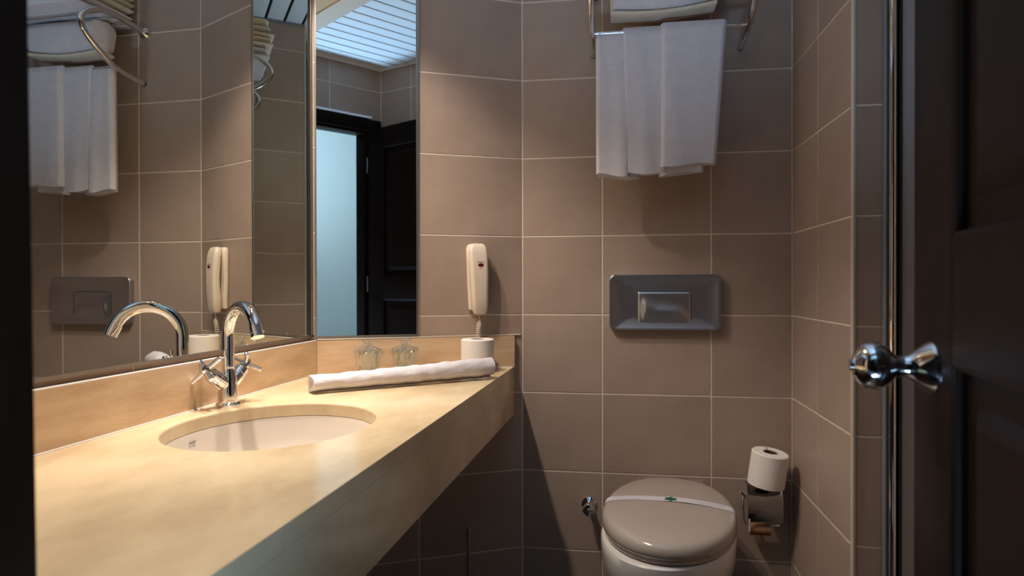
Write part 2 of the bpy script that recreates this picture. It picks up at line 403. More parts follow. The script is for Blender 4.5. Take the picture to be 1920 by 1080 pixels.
# local x along wall, local -y faces the room
MB().box((0, 0.0, H-0.146), (L_A-0.012, 0.0045, SZ-0.001)).build('glass', M['mirror'], ma)
MB().box((0, -0.004, H-0.152), (L_A-0.005, 0.0045, H-0.1462)).build('bottom_edge', M['frame'], ma)
MB().box((L_A-0.012, -0.002, H-0.1462), (L_A-0.0075, 0.0045, SZ-0.001)).build('end_edge', M['frame'], ma)
MBX0, MBX1 = 0.0065, LB-TW-0.004
mb = thing('narrow_mirror', 'narrow upright mirror on the slanted wall, showing the doorway', 'mirror', P_AB+B_n*0.0065, math.atan2(-B_dir.y, -B_dir.x))
MB().box((MBX0+0.004, 0.0, H-0.150), (MBX1-0.005, 0.0045, SZ-0.001)).build('glass', M['mirror'], mb)
MB().box((MBX0, -0.0025, H-0.156), (MBX1, 0.0045, H-0.1502)).build('bottom_edge', M['frame'], mb)
MB().box((MBX0, -0.0025, H-0.1502), (MBX0+0.0038, 0.0045, SZ-0.001)).build('side_edge', M['frame'], mb)
MB().box((MBX1-0.0048, -0.0025, H-0.1502), (MBX1, 0.0045, SZ-0.001)).build('side_edge', M['frame'], mb)

# ------------------------------------------------------------------ worktop
ZC = H-0.262
ct = thing('marble_worktop', 'long cream marble worktop with an oval washbasin cut-out', 'worktop', (0, 0, 0))
SX, SY, SA, SB_ = -0.634, 1.170, 0.184, 0.214
pa0 = Apt(YS+0.002, 0.001); pa1 = P_AB+A_n*0.001+B_n*0.002-A_dir*0.001; pb0 = P_BC+(P_AB-P_BC)*0.045+B_n*0.0015
F0 = Vector((-0.3615, YS+0.002, 0)); F1 = Vector((-0.3100, 2.083, 0))
outer = [Vector((pa0.x, pa0.y)), Vector((pa1.x, pa1.y)), Vector((F1.x, F1.y)), Vector((F0.x, F0.y))]
def ray_poly(c, a, poly):
    d = Vector((math.cos(a), math.sin(a))); best = 1e9
    for i in range(len(poly)):
        p = poly[i]; q = poly[(i+1) % len(poly)]; e = q-p
        den = d.x*e.y-d.y*e.x
        if abs(den) < 1e-9: continue
        w_ = p-c; t = (w_.x*e.y-w_.y*e.x)/den; u = (w_.x*d.y-w_.y*d.x)/den
        if t > 0 and -1e-6 <= u <= 1+1e-6: best = min(best, t)
    return c+d*best
c0 = Vector((SX, SY))
angs = sorted([2*PI*k/96 for k in range(96)]+[math.atan2(p.y-c0.y, p.x-c0.x) % (2*PI) for p in outer])
inn = []; out = []
for a in angs:
    r = 1/math.sqrt((math.cos(a)/SA)**2+(math.sin(a)/SB_)**2); inn.append(c0+Vector((math.cos(a), math.sin(a)))*r); out.append(ray_poly(c0, a, outer))
TK = 0.028
def ring3(l, z, k=0.0, c=None): return [(p.x, p.y, z) for p in l]
inn2 = [c0+(p-c0)*1.018 for p in inn]
m = MB(); m.loft([ring3(inn, ZC-TK), ring3(inn, ZC-0.004), ring3([c0+(p-c0)*1.006 for p in inn], ZC-0.0012), ring3(inn2, ZC), ring3(out, ZC), ring3(out, ZC-TK), ring3(inn, ZC-TK)], cap=False, smooth=False)
m.build('top_slab', M['marble'], ct)
# apron under the front edge
e = (F1-F0); L = e.length; e.normalize(); en = Vector((e.y, -e.x, 0))
ap = MB().prism([(F0.x, F0.y), (F1.x, F1.y), (F1.x-0.024, F1.y-0.012), (F0.x-0.02, F0.y)], ZC-0.152, ZC-TK-0.0004)
ap.build('apron', M['marble'], ct)
# upstands
T = 0.018
def upstand(p0, p1, n, name):
    d = p1-p0
    q0 = p0+n*T; q1 = p1+n*T
    return p0, p1, q0, q1
cornerA = Apt(P_AB.y, T)
# inner corner of the two upstands = intersection of both offset lines
def isect(p, d, q, e):
    den = d.x*e.y-d.y*e.x; w_ = q-p; t = (w_.x*e.y-w_.y*e.x)/den; return p+d*t
ic = isect(Apt(YS, T), A_dir, P_BC+B_n*T, B_dir)
p0 = Apt(YS+0.002, 0.0008); p1 = P_AB+A_n*0.0008+B_n*0.001
MB().prism([(p0.x, p0.y), (p1.x, p1.y), (ic.x-0.0004, ic.y-0.0004), ((p0+A_n*T).x, (p0+A_n*T).y)], ZC+0.0003, H-0.1622).build('upstand', M['travertine'], ct)
p1 = P_AB+A_n*0.0008+B_n*0.001; p2 = P_BC+B_dir*0.032+B_n*0.001
MB().prism([(p1.x, p1.y), (p2.x, p2.y), ((p2+B_n*(T-0.001)).x, (p2+B_n*(T-0.001)).y), (ic.x+0.0004, ic.y+0.0002)], ZC+0.0003, H-0.1632).build('upstand', M['travertine'], ct)
# white sealant bead along the worktop joint
m = MB(); m.tube([Apt(YS+0.004, T+0.0012)+Vector((0, 0, ZC+0.0008)), Vector((ic.x, ic.y, ZC+0.0008)), P_BC+B_dir*0.04+B_n*(T+0.0012)+Vector((0, 0, ZC+0.0008))], 0.0018, 6)
m.build('sealant_and_lit_edge', M['ceramic'], ct)
m = MB(); m.tube([P_AB+B_n*0.0055+Vector((0.012, 0, H-0.160)), P_BC+B_dir*0.008+B_n*0.003+Vector((0, 0, H-0.160))], 0.0026, 6)
m.build('sealant_and_lit_edge', M['bead'], ct)

m = MB(); m.tube([Apt(YS+0.006, T-0.0022)+Vector((0, 0, H-0.1618)), Vector((ic.x, ic.y, H-0.1618))+A_dir*-0.004-A_n*0.0022], 0.0024, 6)  # pale tube added as the lit top edge of the left upstand
m.build('sealant_and_lit_edge', M['ceramic'], ct)
# washbasin
wb = thing('washbasin', 'oval white undermounted washbasin set in the marble worktop', 'basin', (SX, SY, ZC-TK))
prof = [(1.04, -0.0006), (1.0, -0.0012), (0.985, -0.012), (0.955, -0.045), (0.88, -0.085), (0.74, -0.118), (0.52, -0.138), (0.28, -0.147), (0.11, -0.149)]
def ell(k, z, n=72, a=SA, b=SB_): return [(a*k*math.cos(2*PI*i/n), b*k*math.sin(2*PI*i/n), z) for i in range(n)]
rings = [ell(k, z) for k, z in prof]
outr = [ell(k*1.0+0.05, z-0.010) for k, z in prof[::-1]]
MB().loft(rings+outr+[rings[0]], cap=False).build('bowl', M['basin'], wb)
MB().lathe([(0.0, -0.1478), (0.012, -0.1478), (0.019, -0.1470), (0.022, -0.1462), (0.0225, -0.152), (0.0, -0.152)], 28, cap=False).build('drain', M['chrome'], wb)
# rows of small printed strokes, too small in the photograph to be read
def strokes(w, h, n, seed, lift=None, th=0.0002):
    rr_ = random.Random(seed); m_ = MB(); p_ = w/n
    for i in range(n):
        if rr_.random() < 0.12: continue
        x0 = -w/2+p_*i; x1 = x0+p_*rr_.uniform(0.55, 0.85); z0 = -h/2*rr_.uniform(0.6, 1); z1 = h/2*rr_.uniform(0.6, 1)
        m_.box((x0, -th, z0), (x1, 0, z1))
    return m_
o = strokes(0.021, 0.0055, 6, 3).build('printed_mark', M['ink'], wb)
a_ = PI-0.045; kk = 0.972
o.location = (SA*kk*math.cos(a_), SB_*kk*math.sin(a_), -0.0175)
nrm = Vector((math.cos(a_)/SA, math.sin(a_)/SB_, 0)).normalized()
o.rotation_euler = (0.35, 0, math.atan2(nrm.y, nrm.x)-PI/2)

# tap
tp = thing('mixer_tap', 'chrome mixer tap with swan-neck spout and two cross handles behind the basin', 'tap', (-0.826, 1.322, ZC))
MB().lathe([(0.0, 0.0), (0.0265, 0.0), (0.0268, 0.004), (0.0235, 0.0075), (0.0215, 0.009), (0.0215, 0.012)], 36, cap=False).build('base_ring', M['chrome'], tp)
MB().lathe([(0.0215, 0.011), (0.0205, 0.030), (0.0195, 0.045), (0.0185, 0.062), (0.0150, 0.074), (0.0135, 0.080), (0.0140, 0.083), (0.0140, 0.087), (0.0120, 0.088)], 36).build('body', M['chrome'], tp)
sd = Vector((0.83, -0.56, 0)).normalized()
pts = [Vector((0, 0, 0.08)), Vector((0, 0, 0.120)), Vector((0, 0, 0.150))]
R = 0.067
for k in range(1, 15):
    a = PI*0.90*k/14; pts.append(Vector((0, 0, 0.150))+sd*(R-R*math.cos(a))+Vector((0, 0, R*math.sin(a))))
pts.append(pts[-1]+(pts[-1]-pts[-2]).normalized()*0.006)
sp = MB().tube(pts, [0.0132]*3+[0.0130]*15, 22).build('spout', M['chrome'], tp)
t = (pts[-1]-pts[-2]).normalized()
MB().tube([pts[-1]-t*0.014, pts[-1]+t*0.001, pts[-1]+t*0.0012, pts[-1]+t*0.010], [0.0142, 0.0142, 0.0134, 0.0134], 22).build('aerator', M['chrome'], sp)
for s, roll in ((-1, 1.0), (1, 0.55)):
    ax = (A_dir*s*(0.86 if s < 0 else 0.80)+Vector((0, 0, 0.66))+A_n*(0.10 if s > 0 else -0.22)).normalized()
    b0 = Vector((0, 0, 0.040))
    q = ax.to_track_quat('Z', 'Y').to_matrix().to_4x4(); T_ = Matrix.Translation(b0) @ q @ Matrix.Rotation(roll, 4, 'Z')
    MB().lathe([(0.0125, 0.004), (0.0150, 0.016), (0.0155, 0.020), (0.0155, 0.038), (0.0150, 0.0385), (0.0150, 0.0395), (0.0155, 0.040), (0.0150, 0.055), (0.0085, 0.060), (0.0075, 0.066)], 28, T_).build('valve_body', M['chrome'], tp)
    h = MB().lathe([(0.0095, 0.062), (0.0100, 0.066), (0.0100, 0.078), (0.0085, 0.082), (0.0, 0.083)], 24, T_, cap=False)
    for k in range(2):
        a = PI/2*k; dx = Vector((math.cos(a), math.sin(a), 0)); cc = Vector((0, 0, 0.072))
        h.tube([T_ @ (cc+dx*q) for q in (-0.038, -0.0375, -0.034, 0.034, 0.0375, 0.038)], [0.004, 0.0052, 0.0052, 0.0052, 0.0052, 0.004], 14)
    h.build('cross_handle', M['chrome'], tp)
MB().tube([(0.004, -0.012, 0.05), (0.008, -0.024, 0.115)], 0.0017, 8).tube([(0.008, -0.024, 0.113), (0.0083, -0.0245, 0.122)], 0.004, 10).build('pop_up_rod', M['chrome'], tp)

# ------------------------------------------------------------------ small things on the worktop
def paper_roll(name, label, loc, r=0.053, h=0.098, rot=(0, 0, 0), hole=0.021):
    t = thing(name, label, 'toilet roll', loc, rot=rot)
    n = 40; prof = [(hole, 0.0), (r-0.002, 0.0), (r, 0.002), (r*1.004, h*0.5), (r, h-0.003), (r-0.003, h), (hole, h), (hole, 0.0)]
    MB().lathe(prof, n, cap=False).build('paper', M['paper'], t)
    MB().lathe([(hole-0.0002, 0.001), (hole-0.0002, h-0.001), (hole-0.0016, h-0.001), (hole-0.0016, 0.001), (hole-0.0002, 0.001)], n, cap=False).build('core', M['shadecard'], t)
    return t
paper_roll('toilet_roll', 'spare toilet roll standing on the marble worktop below the telephone', (-0.402, 1.951, ZC+0.0002), r=0.050, h=0.0985)

# rolled hand towel: a spiral sheet swept along its length
rt_ = thing('rolled_towel', 'white towel rolled up lengthwise lying on the marble worktop', 'towel', (-0.518, 1.668, ZC))
E0 = Vector((-0.203, -0.172, 0)); E1 = Vector((0.183, 0.150, 0))
axd = (E1-E0); AL = axd.length; axd.normalize(); sdv = Vector((axd.y, -axd.x, 0))
def spiral(n=110, turns=2.6, r0=0.006, r1=0.026, th=0.0062):
    o = []; i_ = []
    for k in range(n+1):
        f = k/n; a = -0.55*PI - 2*PI*turns*(1-f); r = r0+(r1-r0)*f
        o.append((r*math.cos(a), r*math.sin(a))); i_.append(((r-th)*math.cos(a), (r-th)*math.sin(a)))
    return o+i_[::-1]
sec = spiral(); rings = []; NS = 70
for i in range(NS+1):
    f = i/NS; sc_ = 1.02+0.22*f**1.4; fl_ = 0.88+0.10*f
    bulge = 1+0.03*math.sin(f*37)+0.02*math.sin(f*71+1)
    c = E0+axd*AL*f; rr = []
    for j, (a, b) in enumerate(sec):
        # flatten and settle on the top
        ph = math.atan2(b, a)
        nz = 1+0.10*noise.noise(Vector((f*16, math.cos(ph)*1.4, math.sin(ph)*1.4)))+0.035*noise.noise(Vector((f*60, math.cos(ph)*3, math.sin(ph)*3)))
        x = a*sc_*bulge*nz*1.12; zz = b*sc_*fl_*bulge*nz; zc = 0.0262*sc_*fl_
        zz = max(zz+zc, 0.0012+0.0004*j/len(sec))
        endin = (0.002*math.sin(ph*2+1) + 0.010*(1-min(1, math.hypot(a, b)/0.026)))
        sh = axd*(endin if i == 0 else (-endin if i == NS else 0))
        rr.append(c+sdv*x+Vector((0, 0, zz))+sh)
    rings.append(rr)
MB().loft(rings, cap=True).build('rolled_sheet', M['terry'], rt_, auto=60)

# two wrapped tumblers
def crumple(p, s, amp, seed): return p*(1+amp*noise.noise(p*s+Vector((seed, 0, 0))))
def tumbler(label, x, y, seed):
    t = thing('wrapped_tumbler', label, 'glass', (x, y, ZC+0.0004), rotz=seed, group=None)
    g = MB().lathe([(0.0, 0.0), (0.022, 0.0), (0.0235, 0.002), (0.028, 0.072), (0.0285, 0.073), (0.027, 0.073), (0.0222, 0.007), (0.0, 0.006)], 36, cap=False)
    g.build('tumbler', M['glass'], t)
    rings = []
    prof = [(0.027, 0.0012), (0.031, 0.012), (0.031, 0.03), (0.035, 0.05), (0.041, 0.066), (0.038, 0.074), (0.020, 0.081), (0.007, 0.087), (0.009, 0.093), (0.017, 0.104)]
    for r, z in prof:
        ring = []
        for k in range(44):
            a = 2*PI*k/44; amp = 0.16 if z < 0.06 else (0.22 if z < 0.085 else 0.65)
            q = Vector((math.cos(a)*2.2, math.sin(a)*2.2, z*45+seed*7))
            rr = r*(1+amp*noise.noise(q)+amp*0.6*noise.noise(q*2.7)); rr = max(rr, 0.0295 if z < 0.074 else 0.003)
            ring.append((rr*math.cos(a), rr*math.sin(a), max(0.001, z+0.006*noise.noise(q*1.9+Vector((5, 5, 5))))))
        rings.append(ring)
    MB().loft(rings, cap=False, smooth=False).build('film_wrap', M['film'], t)
tumbler('left one of two tumblers wrapped in clear film, behind the rolled towel', -0.694, 1.812, 0.4)
tumbler('right one of two tumblers wrapped in clear film, behind the rolled towel', -0.600, 1.861, 2.1)

# ------------------------------------------------------------------ wall telephone (local x to the right along the slanted wall, -y out of the wall)
ph0 = P_BC+B_dir*0.152
ph = thing('wall_telephone', 'ivory wall telephone with handset and coiled cord on the slanted wall', 'telephone', (ph0.x, ph0.y, H+0.018), math.atan2(-B_dir.y, -B_dir.x))
def slab(prof, n=7):
    """prof: (z, y_back, y_front, halfwidth, cx)"""
    rings = []
    for z, yb, yf, hw, cx in prof:
        r = min(hw*0.45, abs(yb-yf)*0.42)
        rings.append([(cx+a, (yb+yf)/2+b, z) for a, b in rrect(2*hw, abs(yb-yf), r, n)])
    return rings
MB().loft(slab([(-0.098, -0.001, -0.010, 0.018, -0.004), (-0.095, -0.0006, -0.014, 0.023, -0.004), (-0.05, -0.0004, -0.018, 0.0255, -0.0045), (0.0, -0.0004, -0.015, 0.027, -0.005),
                (0.06, -0.0004, -0.020, 0.0285, -0.006), (0.098, -0.0004, -0.022, 0.028, -0.007), (0.107, -0.0006, -0.018, 0.022, -0.007), (0.110, -0.001, -0.012, 0.014, -0.007)])).build('cradle', M['phone'], ph)
hs = MB().loft(slab([(-0.110, -0.022, -0.034, 0.013, 0.004), (-0.107, -0.019, -0.042, 0.020, 0.004), (-0.095, -0.017, -0.047, 0.0245, 0.003), (-0.06, -0.019, -0.050, 0.0262, 0.002),
                     (-0.03, -0.024, -0.052, 0.027, 0.001), (0.0, -0.027, -0.053, 0.028, 0.0), (0.04, -0.026, -0.053, 0.029, -0.001), (0.08, -0.024, -0.050, 0.0295, -0.003),
                     (0.098, -0.023, -0.046, 0.027, -0.004), (0.107, -0.024, -0.041, 0.021, -0.004), (0.110, -0.027, -0.036, 0.014, -0.004)])).build('handset', M['phone'], ph)
T_ = Matrix.Translation((0.001, -0.0533, 0.043)) @ Matrix.Rotation(PI/2, 4, 'X')
MB().prism([(0.0088*math.cos(2*PI*k/24), 0.0050*math.sin(2*PI*k/24)) for k in range(24)], 0, 0.0006, T_).build('badge', M['redbadge'], hs)
for w_, h_, n_, dz in ((0.021, 0.0036, 7, 0.0525), (0.009, 0.0018, 4, 0.0335)):
    o = strokes(w_, h_, n_, int(dz*1e4)).build('printed_mark', M['ink'], hs); o.location = (0.001, -0.0531, dz)
# cord
R0 = Vector((0.002, -0.030, -0.108))
cp = smooth_path([R0, (0.002, -0.030, -0.135), (-0.001, -0.028, -0.160), (0.004, -0.022, -0.195), (0.030, -0.022, -0.235), (0.052, -0.030, -0.262), (0.060, -0.034, -0.264)], 26)
hel = []
a = 0
for i, p in enumerate(cp):
    f = i/(len(cp)-1); t = (cp[min(i+1, len(cp)-1)]-cp[max(i-1, 0)]).normalized()
    u_ = t.cross(Vector((0, 1, 0))).normalized(); v_ = t.cross(u_)
    rad = 0.0068*min(1, max(0, (f-0.10)*14))*(1 if f < 0.97 else 0.3)
    for s in range(2):
        a += 0.62; hel.append(p+u_*rad*math.cos(a)+v_*rad*math.sin(a))
MB().tube(hel, 0.0014, 6).build('coiled_cord', M['phone'], ph)

# ------------------------------------------------------------------ flush plate
fp = thing('flush_plate', 'rectangular satin steel flush plate with a waved push button above the toilet', 'flush plate', (0.1605, YC-0.0002, H-0.0555))
W_, H_ = 0.339, 0.173
rings = []
for k, y in ((1.0, 0.0), (1.0, -0.016), (0.995, -0.0195), (0.985, -0.0212), (0.97, -0.0212), (0.93, -0.0195), (0.85, -0.0160), (0.74, -0.0132), (0.62, -0.0120)):
    w2 = 0.103+(W_-0.103)*(k-0.3)/0.7 if False else W_*k; h2 = H_-(W_-W_*k)*0.75
    rings.append([(x, y, z) for x, z in rrect(w2, max(h2, 0.10), 0.018*min(1, k+0.05), 6)])
MB().loft(rings).build('plate', M['steel'], fp)
bx, bz, bw, bh = -0.001, -0.018, 0.160, 0.100
MB().prism([(x+bx, z+bz) for x, z in rrect(bw+0.004, bh+0.004, 0.009)], 0.0117, 0.0125, Matrix.Rotation(PI/2, 4, 'X')).build('button_gap', M['black'], fp)
NX, NZ = 40, 26; vs = []; fs = []
for j in range(NZ+1):
    for i in range(NX+1):
        u = i/NX; v = j/NZ
        x = bx+(u-0.5)*bw; z = bz+(v-0.5)*bh
        # S shaped scoop: below the curve the face is pressed in
        cv = 0.76-0.38*(1/(1+math.exp(-(u-0.22)*16)))*0.62-0.42*(1/(1+math.exp(-(u-0.90)*16)))
        s = v-cv; e_ = min(1, max(0, (u-0.06)/0.08))*min(1, max(0, (0.98-u)/0.05))*min(1, max(0, (v-0.03)/0.35))
        dep = -0.0085*(1/(1+math.exp(s*13)))*e_
        edge = min(u, 1-u)*bw; edge2 = min(v, 1-v)*bh; ed = min(edge, edge2)
        y = -0.0150+dep+(0.0022*(1-min(1, ed/0.003))**2)
        vs.append((x, y, z))
for j in range(NZ):
    for i in range(NX):
        q = j*(NX+1)+i; fs.append((q, q+1, q+NX+2, q+NX+1))
n0 = len(vs)
border = [i for i in range(NX+1)]+[(j)*(NX+1)+NX for j in range(1, NZ+1)]+[NZ*(NX+1)+i for i in range(NX-1, -1, -1)]+[j*(NX+1) for j in range(NZ-1, 0, -1)]
for b_ in border: vs.append((vs[b_][0], -0.0060, vs[b_][2]))
for k in range(len(border)):
    k2 = (k+1) % len(border); fs.append((border[k], border[k2], n0+k2, n0+k))
fs.append(tuple(n0+k for k in range(len(border))))
MB().add(vs, fs, True).build('push_button', M['steel'], fp)

# ------------------------------------------------------------------ toilet
TX = 0.187; tl = thing('toilet', 'white wall-hung toilet with its lid closed under the flush plate', 'toilet', (TX, YC-0.0005, H-0.625))
LWD = 0.173; LY0 = -0.020; LYF = -0.580; LYM = -0.318       # lid half width, back, front, widest line
def egg(k=1.0, dz=0.0, n=64, dy=0.0, wk=1.0, back=LY0, front=LYF):
    pts = []
    for i in range(n):
        a = 2*PI*i/n; c, s = math.cos(a), math.sin(a)
        if s < 0: ly = (LYM-front); x = LWD*abs(c)**0.96*sgn(c); y = LYM+ly*s
        else:
            ly = (back-LYM); x = LWD*abs(c)**0.84*sgn(c); y = LYM+ly*abs(s)**0.98
        pts.append((x*k*wk, LYM+(y-LYM)*k+dy, dz))
    return pts
rings = [egg(0.985, -0.002), egg(1.0, 0.004), egg(1.003, 0.012), egg(0.995, 0.021), egg(0.975, 0.0285), egg(0.94, 0.0335), egg(0.88, 0.0365), egg(0.6, 0.039), egg(0.2, 0.040)]
lid = MB().loft(rings).build('lid', M['lid'], tl)
seat = MB().loft([egg(0.955, -0.0165), egg(0.968, -0.014), egg(0.968, -0.0045), egg(0.955, -0.0025)]).build('seat', M['lid'], tl)
rings = []
for (z, k, wk, bk, dyy) in ((-0.018, 0.985, 1.0, -0.0, 0), (-0.022, 1.0, 1.0, 0, 0), (-0.045, 1.0, 1.0, 0, 0), (-0.085, 0.985, 1.0, 0, 0.006), (-0.14, 0.95, 0.97, 0, 0.02), (-0.20, 0.86, 0.93, 0, 0.045),
                            (-0.26, 0.74, 0.86, 0, 0.08), (-0.31, 0.60, 0.80, 0, 0.115), (-0.345, 0.44, 0.7, 0, 0.15)):
    r = egg(k, z, dy=dyy, wk=wk); r = [(x*(1.0 if y < -0.2 else 1.0), min(y + (0.05 if y > -0.12 else 0)*0, -0.0005) if False else y, zz) for x, y, zz in r]
    # pull the back of the pan to the wall
    r = [(x, (y if y < LYM else LYM+(y-LYM)*((-0.001-LYM)/max(0.05, (max(q[1] for q in r)-LYM)))), zz) for x, y, zz in r]
    r = [(x+0.125*y, y, zz) for x, y, zz in r]
    rings.append(r)
MB().loft(rings).build('pan', M['ceramic'], tl)
lid.rotation_euler.z = -0.125; seat.rotation_euler.z = -0.125
for s in (-1, 1):
    MB().tube([(s*0.070-0.02, LY0+0.018, 0.006), (s*0.070+0.02, LY0+0.018, 0.006)], 0.010, 14).build('hinge', M['chrome'], tl)
# paper band over the lid
bd = thing('paper_band', 'white printed paper band laid across the closed toilet lid', 'paper band', (TX, YC-0.0005, H-0.625), -0.125)
def lid_z(x):
    f = abs(x)/LWD
    tab = [(0, 0.0402), (0.6, 0.0392), (0.88, 0.0368), (0.94, 0.0338), (0.975, 0.0288), (0.995, 0.0213), (1.003, 0.012), (1.006, -0.01)]
    for (a, za), (b, zb2) in zip(tab, tab[1:]):
        if f <= b: return za+(zb2-za)*(f-a)/(b-a)
    return -0.01
NB = 60; vs = []; fs = []
xs_ = [-(LWD*1.004)+2*LWD*1.004*i/NB for i in range(NB+1)]
BY = -0.270; BWD = 0.018
def band_y(x): return BY-0.030*(abs(x)/LWD)**2
top = []
for i, x in enumerate(xs_):
    zz = lid_z(x)+0.0011+0.0016*math.exp(-((x-0.04)/0.05)**2)
    if i in (0, NB): zz = 0.004
    for s in (-1, 1):
        vs.append((x*1.004, band_y(x)+s*BWD, zz)); 
for i, x in enumerate(xs_):
    zz = vs[2*i][2]-0.0006
    for s in (-1, 1): vs.append((x*1.001, band_y(x)+s*BWD, zz))
n0 = 2*(NB+1)
for i in range(NB):
    a = 2*i; fs.append((a, a+1, a+3, a+2)); fs.append((n0+a, n0+a+2, n0+a+3, n0+a+1))
    fs.append((a, a+2, n0+a+2, n0+a)); fs.append((a+1, n0+a+1, n0+a+3, a+3))
MB().add(vs, fs, True).build('band', M['band'], bd)
star = []
for k in range(12):
    a = PI/2+2*PI*k/12; r = 0.0185 if k % 2 == 0 else 0.0115; star.append((r*math.cos(a)*1.05, r*math.sin(a)))
MB().prism(star, 0.0, 0.0005, Matrix.Translation((0.004, BY-0.001, 0.0425))).build('green_emblem', M['green'], bd)
for x0_ in (-0.110, 0.110):
    for li in range(2):
        m_ = strokes(0.070, 0.0035, 15, li+int(x0_*100)); m_.v = [(x, z, -y*0.5) for x, y, z in m_.v]
        m_.v = [(x, y, z+lid_z(x0_+x)+0.0013+0.0016*math.exp(-((x0_+x-0.04)/0.05)**2)) for x, y, z in m_.v]
        o = m_.build('printed_mark', M['blueink'], bd); o.location = (x0_, band_y(x0_)+0.005-0.010*li, 0)

# water valve
vv = thing('angle_valve', 'small chrome shut-off valve on the wall left of the toilet', 'valve', (-0.072, YC-0.0005, H-0.697))
RX = Matrix.Rotation(PI/2, 4, 'X')
MB().lathe([(0.0, 0.0), (0.024, 0.0), (0.024, 0.003), (0.012, 0.009), (0.010, 0.018)], 28, RX, cap=False).build('rosette', M['chrome'], vv)
MB().lathe([(0.010, 0.012), (0.010, 0.035), (0.012, 0.036), (0.012, 0.040)], 24, RX).tube([(0, -0.028, 0.0), (0, -0.028, -0.030)], 0.007, 14).build('body', M['chrome'], vv)
kb = MB(); rings = []
for z, r in ((0.040, 0.013), (0.043, 0.0195), (0.055, 0.0205), (0.062, 0.017), (0.064, 0.009)):
    rings.append([RX @ Vector((r*(1+0.06*math.cos(4*a_*2*PI/32))*math.cos(a_*2*PI/32), r*(1+0.06*math.cos(4*a_*2*PI/32))*math.sin(a_*2*PI/32), z)) for a_ in range(32)])
kb.loft(rings).build('handle', M['chrome'], vv)

# ------------------------------------------------------------------ toilet roll holder and its roll
hz = H-0.672; hx = 0.449
hd = thing('roll_holder', 'chrome toilet roll holder with a curved cover on the wall right of the toilet', 'roll holder', (hx, YC-0.0005, hz))
MB().box((-0.040, -0.010, 0.012), (0.040, 0.0, 0.078), 0.003).build('wall_plate', M['chrome'], hd)
rings = []
cov = smooth_path([(0, -0.012, 0.074), (0, -0.040, 0.070), (0, -0.062, 0.040), (0, -0.066, 0.0), (0, -0.058, -0.035)], 6)
vs = []; fs = []
for p in cov:
    for s in (-0.050, 0.050): vs.append((s, p.y, p.z))
for p in cov:
    for s in (-0.050, 0.050): vs.append((s, p.y+0.0016, p.z-0.0008))
n = len(cov); n0 = 2*n
for i in range(n-1):
    a = 2*i; fs += [(a, a+1, a+3, a+2), (n0+a, n0+a+2, n0+a+3, n0+a+1), (a, a+2, n0+a+2, n0+a), (a+1, n0+a+1, n0+a+3, a+3)]
fs += [(0, n0, n0+1, 1), (n0-2, n0-1, 2*n0-1, 2*n0-2)]
MB().add(vs, fs, True).build('cover', M['darkchrome'], hd)
MB().tube(smooth_path([(-0.046, -0.006, 0.030), (-0.056, -0.020, 0.022), (-0.058, -0.036, -0.012), (-0.052, -0.036, -0.045), (-0.030, -0.036, -0.050), (0.046, -0.036, -0.050)], 5), 0.0032, 10).build('wire_arm', M['chrome'], hd)
MB().tube([(-0.050, -0.025, 0.030), (-0.068, -0.040, 0.047)], [0.003, 0.004], 10).build('lug', M['chrome'], hd)
MB().tube([(0.002, -0.052, 0.066), (-0.0045, -0.0655, 0.100), (-0.0005, -0.072, 0.190)], 0.0042, 12).build('upright_spindle', M['chrome'], hd)
ec = thing('empty_roll_core', 'brown cardboard roll core with torn paper hanging under the chrome roll holder', 'cardboard core', (hx-0.012, YC-0.036, hz-0.0505))
MB().lathe([(0.018, -0.030), (0.018, 0.030), (0.0165, 0.030), (0.0165, -0.030), (0.018, -0.030)], 28, Matrix.Translation((0, 0, -0.0125)) @ Matrix.Rotation(PI/2, 4, 'Y'), cap=False).build('tube', M['card'], ec)
MB().loft([[(-0.034, -0.022, 0.058), (-0.0305, -0.022, 0.060), (-0.0305, -0.021, 0.060), (-0.034, -0.021, 0.058)], [(-0.036, -0.026, 0.02), (-0.031, -0.0255, 0.02), (-0.031, -0.0245, 0.02), (-0.036, -0.025, 0.02)],
           [(-0.035, -0.021, -0.012), (-0.0305, -0.021, -0.016), (-0.0305, -0.020, -0.016), (-0.035, -0.020, -0.012)]], smooth=False).build('torn_paper', M['paper'], ec)
pr = paper_roll('toilet_roll', 'toilet roll stuck tilted on the upright spindle of the chrome holder', (hx-0.0015, YC-0.070, hz+0.0805), r=0.052, h=0.100, rot=(math.radians(4), math.radians(7), 0))

# ------------------------------------------------------------------ towel rack
RKL, RKR = -0.059, 0.388
rk = thing('towel_rack', 'chrome towel rack with a top shelf and a hanging bar above the toilet', 'towel rack', (0, YC-0.0005, H))
def brk(x, m_=1):
    P = [(2.0985, 0.905), (2.05, 0.911), (1.963, 0.917), (1.885, 0.905), (1.840, 0.878), (1.826, 0.846), (1.846, 0.812), (1.890, 0.779), (1.958, 0.742), (2.02, 0.728), (2.088, 0.722)]
    return smooth_path([(x, a-YC+0.0005, b) for a, b in P], 6)
for x in (RKL, RKR):
    b_ = MB().tube(brk(x), 0.0092, 16).build('bracket', M['chrome'], rk)
    MB().lathe([(0.0, 0.0), (0.024, 0.0), (0.024, 0.003), (0.017, 0.012), (0.010, 0.018), (0.0, 0.018)], 28, Matrix.Translation((x, 0, 0.905)) @ RX, cap=False).build('rosette', M['chrome'], rk)
    MB().tube([(x, -0.018, 0.7228), (x, -0.005, 0.7212)], [0.0092, 0.0088], 14).build('end_cap', M['rubber'], rk)
for y in (1.915, 1.965, 2.015, 2.060):
    MB().tube([(RKL, y-YC, 0.909), (RKR, y-YC, 0.909)], 0.0042, 10).build('shelf_rail', M['chrome'], rk)
MB().tube([(RKL, 1.968-YC, 0.742), (RKR, 1.968-YC, 0.742)], 0.0048, 12).build('hanging_bar', M['chrome'], rk)

